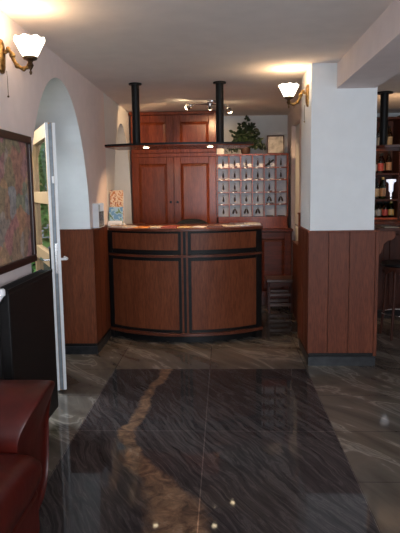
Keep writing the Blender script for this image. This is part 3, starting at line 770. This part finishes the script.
# ceiling spot bar
sp = thing('ceiling_spot_bar', (-.13, 6.8, CZ), 'curved ceiling spotlight bar with three small lamps above the cupboard', 'ceiling lamp')
MB().lathe([(.05, CZ - .022), (.055, CZ - .012), (.055, CZ - .001)], (-.13, 6.8, 0), 24).build('ceiling_rose', M_chrome, sp, True)
pts = []
for i in range(17):
    t = -1 + 2 * i / 16
    pts.append((-.15 + .20 * t, 6.72 + .07 * t * abs(t), 2.425 - .02 * abs(t) ** 6))
MB().tube(pts, .009, 8).cyl((-.13, 6.8, CZ - .02), (-.13, 6.72, 2.425), .009).build('bar', M_chrome, sp, True)
SPOTS = [((-.35, 6.66, 2.41), (-.75, .6, -.30)), ((-.15, 6.70, 2.42), (.0, .8, -.45)), ((.05, 6.79, 2.40), (.35, .7, -.75))]
for (p, d) in SPOTS:
    p = Vector(p); d = Vector(d).normalized()
    hd = MB().tube([p + Vector((0, 0, .012)), p + d * .015], .012, 10, .022).tube([p + d * .015, p + d * .06], .026, 14, .032)
    ho = hd.build('lamp_head', M_chrome, sp, True)
    MB().ball(p + d * .062, .026).build('bulb', M_bulb, ho, True)

# ------------------------------------------------------------------ bar seen to the right of the column
ws = thing('corner_shelf', (1.36, 5.15, .9), 'small wooden shelf on a carved corbel at the right side of the column', 'shelf')
MB().box(1.268, 1.475, 4.97, 5.42, 1.125, 1.15).build('shelf_board', M_bar, ws, bevel=.004)
cor = [(1.268, 1.125), (1.445, 1.125), (1.45, 1.075), (1.425, 1.045), (1.385, 1.035), (1.355, 1.01), (1.345, .97), (1.335, .935), (1.31, .915), (1.268, .905)]
MB().prism(cor, 'y', 5.05, 5.09).build('corbel', M_panel, ws, bevel=.003)
MB().prism(cor, 'y', 5.31, 5.35).build('corbel', M_panel, ws, bevel=.003)
tag(MB().box(1.34, 1.46, 5.0, 5.15, 1.15, 1.156).build('beer_mat', plain('dull_paper', (.28, .22, .16), .6)), 'pale paper mat on the small corbel shelf beside the column', 'mat')

st2 = thing('bar_stool', (1.75, 5.85, 0), 'dark wooden bar stool with scalloped apron in front of the bar', 'stool')
b = MB().lathe([(.001, .715), (.19, .715), (.205, .725), (.205, .745), (.18, .755), (.001, .748)], (1.75, 5.85, 0), 32)
b.build('seat', M_black, st2, True)
ap = MB()
for k in range(32):
    t0, t1 = 2 * PI * k / 32, 2 * PI * (k + 1) / 32
    h0 = .66 + .02 * math.cos(8 * t0); h1 = .66 + .02 * math.cos(8 * t1)
    ap.add([(1.75 + r * math.cos(t), 5.85 + r * math.sin(t), z) for t, h in ((t0, h0), (t1, h1)) for r in (.17, .185) for z in (h, .716)],
           [(0, 1, 3, 2), (4, 6, 7, 5), (2, 3, 7, 6), (0, 4, 5, 1), (0, 2, 6, 4), (1, 5, 7, 3)])
ap.build('apron', M_bar, st2)
for k in range(4):
    t = PI / 4 + k * PI / 2 + .1
    MB().tube([(1.75 + .155 * math.cos(t), 5.85 + .155 * math.sin(t), .70), (1.75 + .17 * math.cos(t), 5.85 + .17 * math.sin(t), .35), (1.75 + .205 * math.cos(t), 5.85 + .205 * math.sin(t), 0)], .017, 10, .013).build('leg', M_bar, st2, True)
MB().tube([(1.75 + .18 * math.cos(2 * PI * i / 24), 5.85 + .18 * math.sin(2 * PI * i / 24), .24) for i in range(25)], .009, 8).build('foot_ring', M_chrome, st2, True)

bt = thing('bar_counter', (2.3, 6.9, 0), 'dark brown panelled bar counter behind the bar stool', 'counter')
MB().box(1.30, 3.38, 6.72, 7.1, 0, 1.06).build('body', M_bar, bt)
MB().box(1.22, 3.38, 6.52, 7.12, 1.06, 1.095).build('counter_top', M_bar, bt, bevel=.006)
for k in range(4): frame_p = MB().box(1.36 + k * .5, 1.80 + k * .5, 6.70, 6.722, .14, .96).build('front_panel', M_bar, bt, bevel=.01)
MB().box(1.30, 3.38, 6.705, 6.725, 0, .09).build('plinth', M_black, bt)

hc = thing('bar_canopy', (2.3, 6.3, CZ), 'dark wood canopy board on a black pole above the bar', 'canopy')
MB().prism([(1.35, 6.35), (1.6, 6.05), (2.0, 5.95), (3.35, 5.95), (3.35, 6.6), (1.35, 6.6)], 'z', 1.875, 1.905).build('board', M_cherry_dark, hc, bevel=.004)
MB().cyl((1.685, 6.42, 1.905), (1.685, 6.42, CZ - .012), .042, 20).build('pole', M_black, hc, True)
MB().lathe([(.085, CZ - .016), (.085, CZ - .001)], (1.685, 6.42, 0), 24).build('flange', M_black, hc, True)
MB().lathe([(.001, 1.862), (.018, 1.864), (.030, 1.875)], (1.60, 6.5, 0), 20).build('downlight', M_down, hc, True)

M_shelf_lit = wood('lit_shelf_wood', (.35, .06, .02), (.55, .12, .04), .3, 'x')  # orange light on the lowest shelf put into its wood colour
bu = thing('bar_shelf_unit', (2.3, 7.7, 0), 'dark wood bottle shelves on the wall behind the bar', 'shelf')
SX0, SX1 = 1.42, 3.0; SYF, SYB = 7.44, 7.74
SH = (1.105, 1.335, 1.655, 1.965, 2.33)
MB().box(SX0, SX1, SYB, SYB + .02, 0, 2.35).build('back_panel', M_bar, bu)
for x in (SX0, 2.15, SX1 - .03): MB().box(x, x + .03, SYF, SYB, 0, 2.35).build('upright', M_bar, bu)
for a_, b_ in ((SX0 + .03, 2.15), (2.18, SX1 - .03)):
    for z in SH: MB().box(a_, b_, SYF + .005, SYB, z - .022, z).build('shelf', M_shelf_lit if z < 1.2 else M_bar, bu)
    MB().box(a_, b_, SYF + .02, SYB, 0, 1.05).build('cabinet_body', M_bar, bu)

GL = {'clear': glassy('clear_glass', (.85, .88, .88)), 'green': glassy('green_glass', (.10, .30, .10)), 'brown': glassy('brown_glass', (.30, .12, .04)), 'amber': glassy('amber_spirit', (.62, .30, .08))}
LB = {'cream': plain('label_cream', (.40, .30, .18), .6), 'white': plain('label_white', (.34, .34, .32), .6), 'tan': plain('label_tan', (.30, .16, .08), .6), 'red': plain('label_red', (.35, .05, .04), .6), 'gold': plain('label_gold', (.45, .30, .10), .4)}
protos = {}
def bottle(x, y, z, glass, lab, h, label):
    key = (glass, lab, h)
    if key not in protos:
        t = thing('bottle', (x, y, z), label, 'bottle', 'bottles on the bar shelves')
        r = .036 if h < .28 else .040
        hb = h * .58
        MB().lathe([(r * .9, 0), (r, .006), (r, hb), (r * .85, hb + .025), (.015, hb + .065), (.013, h - .03), (.015, h - .028), (.015, h - .022)], (x, y, z), 18).build('body', GL[glass], t, True)
        MB().lathe([(.016, h - .03), (.016, h), (.001, h)], (x, y, z), 12).build('cap', M_black if glass != 'green' else LB['gold'], t, True)
        MB().lathe([(r + .0012, hb * .22), (r + .0012, hb * .85)], (x, y, z), 18).build('paper_label', LB[lab], t, True)
        protos[key] = t
    else: dup(protos[key], (x, y, z), label, 'bottles on the bar shelves')
row = [
 (SH[3], 'uppermost visible shelf', [(1.93, 'clear', 'white', .25), (2.055, 'amber', 'cream', .27)]),
 (SH[2], 'shelf below the bar canopy', [(1.87, 'clear', 'white', .22), (1.955, 'clear', 'red', .24), (2.05, 'brown', 'tan', .27)]),
 (SH[1], 'shelf with the added glowing glass', [(1.84, 'clear', 'white', .24), (1.91, 'clear', 'cream', .26), (1.985, 'green', 'tan', .27)]),
 (SH[0], 'lowest bottle shelf', [(1.865, 'green', 'white', .18), (1.94, 'clear', 'white', .195), (2.02, 'brown', 'red', .20), (2.10, 'green', 'gold', .20)]),
]
for z, nm, items in row:
    for i, (x, g_, l_, h) in enumerate(items):
        bottle(x, 7.53 + .02 * (i % 2), z + .0015, g_, l_, h, f'{g_} bottle with {l_} label, {ORD[i]} from left on the {nm}')
        for kk in (1,):
            pass
    for i, x in enumerate((1.90, 2.0, 2.085)):
        if z == SH[1] and i == 2: continue
        bottle(x, 7.66, z + .0015, 'brown', 'cream', .25 if z > 1.2 else .19, f'brown bottle at the back of the {nm}, {ORD[i]} from left')
lg = thing('bright_spot_glass', (2.085, 7.50, SH[1]), 'glowing white tapered glass added for a bright spot on the bar shelf', 'glowing glass')  # added glowing shape in place of a bright spot; no known lamp
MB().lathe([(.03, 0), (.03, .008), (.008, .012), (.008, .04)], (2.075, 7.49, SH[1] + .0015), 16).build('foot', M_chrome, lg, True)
MB().lathe([(.012, .10), (.026, .12), (.028, .20), (.036, .225), (.058, .235), (.058, .262), (.02, .265)], (2.075, 7.49, SH[1] - .02), 20).cyl((2.075, 7.49, SH[1] + .03), (2.075, 7.49, SH[1] + .085), .01).build('glass', M_spot_glow, lg, True)

# ------------------------------------------------------------------ lights
def area(name, loc, rot, sx, sy, e, col):
    l = bpy.data.lights.new(name, 'AREA'); l.shape = 'RECTANGLE'; l.size = sx; l.size_y = sy; l.energy = e; l.color = col
    o = bpy.data.objects.new(name, l); COL.objects.link(o); o.location = loc; o.rotation_euler = rot; return o
def spot(name, loc, d, e, col, ang, blend=.5, r=.02):
    l = bpy.data.lights.new(name, 'SPOT'); l.energy = e; l.color = col; l.spot_size = math.radians(ang); l.spot_blend = blend; l.shadow_soft_size = r
    o = bpy.data.objects.new(name, l); COL.objects.link(o); o.location = loc
    o.rotation_euler = Vector(d).to_track_quat('-Z', 'Y').to_euler(); return o
WARM = (1, .62, .32)
LS1.energy = 1.3; LS2.energy = 1.8
area('rear_window_daylight', (.8, YB - .02, 1.45), (PI / 2 + .17, 0, 0), 2.9, 1.6, 90, (.80, .90, 1.0))
dl = area('door_daylight', (-2.35, 4.45, 2.25), (0, 0, 0), .9, .9, 45, (.84, .93, 1.0))
dl.rotation_euler = (Vector((-.95, 3.7, 0)) - dl.location).to_track_quat('-Z', 'Y').to_euler()
for (x, y) in DL: spot('canopy_downlight', (x, y, 1.865), (0, .45, -.7), 12, WARM, 120)
spot('spot_lamp', Vector(SPOTS[0][0]) + Vector(SPOTS[0][1]).normalized() * .10, SPOTS[0][1], 14, WARM, 70)
spot('spot_lamp', Vector(SPOTS[1][0]) + Vector(SPOTS[1][1]).normalized() * .10, SPOTS[1][1], 14, WARM, 70)
spot('spot_lamp', Vector(SPOTS[2][0]) + Vector(SPOTS[2][1]).normalized() * .10, SPOTS[2][1], 18, WARM, 80)
MB().lathe([(.035, 1.9055), (.035, 1.925), (.02, 1.925), (.001, 1.915)], (1.95, 6.45, 0), 20).build('added_uplight', M_down, hc, True)  # added fixture, unseen, to go with the extra warm spot
spot('added_bar_uplight', (1.95, 6.45, 1.94), (-.12, .75, .45), 6, WARM, 120)  # added light to warm the wall and ceiling behind the bar
spot('bar_downlight', (1.60, 6.3, 1.855), (.25, .9, -.8), 10, WARM, 120)

w = bpy.data.worlds.new('World'); S.world = w; w.use_nodes = True
bg = w.node_tree.nodes['Background']; sky = w.node_tree.nodes.new('ShaderNodeTexSky')
sky.sky_type = 'HOSEK_WILKIE'; sky.turbidity = 5; sky.sun_direction = (.3, -.4, .85)
w.node_tree.links.new(sky.outputs[0], bg.inputs['Color']); bg.inputs['Strength'].default_value = 1.4

# ------------------------------------------------------------------ camera
f, VX, VY, ROLL, H = 590.0, 224 - 200, 188 - 266.5, math.radians(.8), 1.5
c, s = math.cos(ROLL), math.sin(ROLL)
u0, v0 = c * VX - s * VY, s * VX + c * VY
p = math.atan2(-v0, f); a = math.atan2(u0, math.hypot(f, v0))
F = Vector((-math.sin(a) * math.cos(p), math.cos(a) * math.cos(p), -math.sin(p))); R = Vector((math.cos(a), math.sin(a), 0)); D = F.cross(R)
Rr = c * R + s * D; Dr = -s * R + c * D
cam = bpy.data.cameras.new('camera'); co = bpy.data.objects.new('camera', cam); COL.objects.link(co)
co.matrix_world = Matrix(((Rr.x, -Dr.x, -F.x, 0), (Rr.y, -Dr.y, -F.y, 0), (Rr.z, -Dr.z, -F.z, H), (0, 0, 0, 1)))
cam.sensor_fit = 'VERTICAL'; cam.sensor_height = 36; cam.lens = 36 * f / 533; cam.clip_start = .05
S.camera = co
vs = S.view_settings
S.display_settings.display_device = 'sRGB'
vs.view_transform = 'Standard'; vs.look = 'None'; vs.exposure = 0.8; vs.gamma = 1; vs.use_curve_mapping = False
S.cycles.use_denoising = True
S.cycles.max_bounces = 8
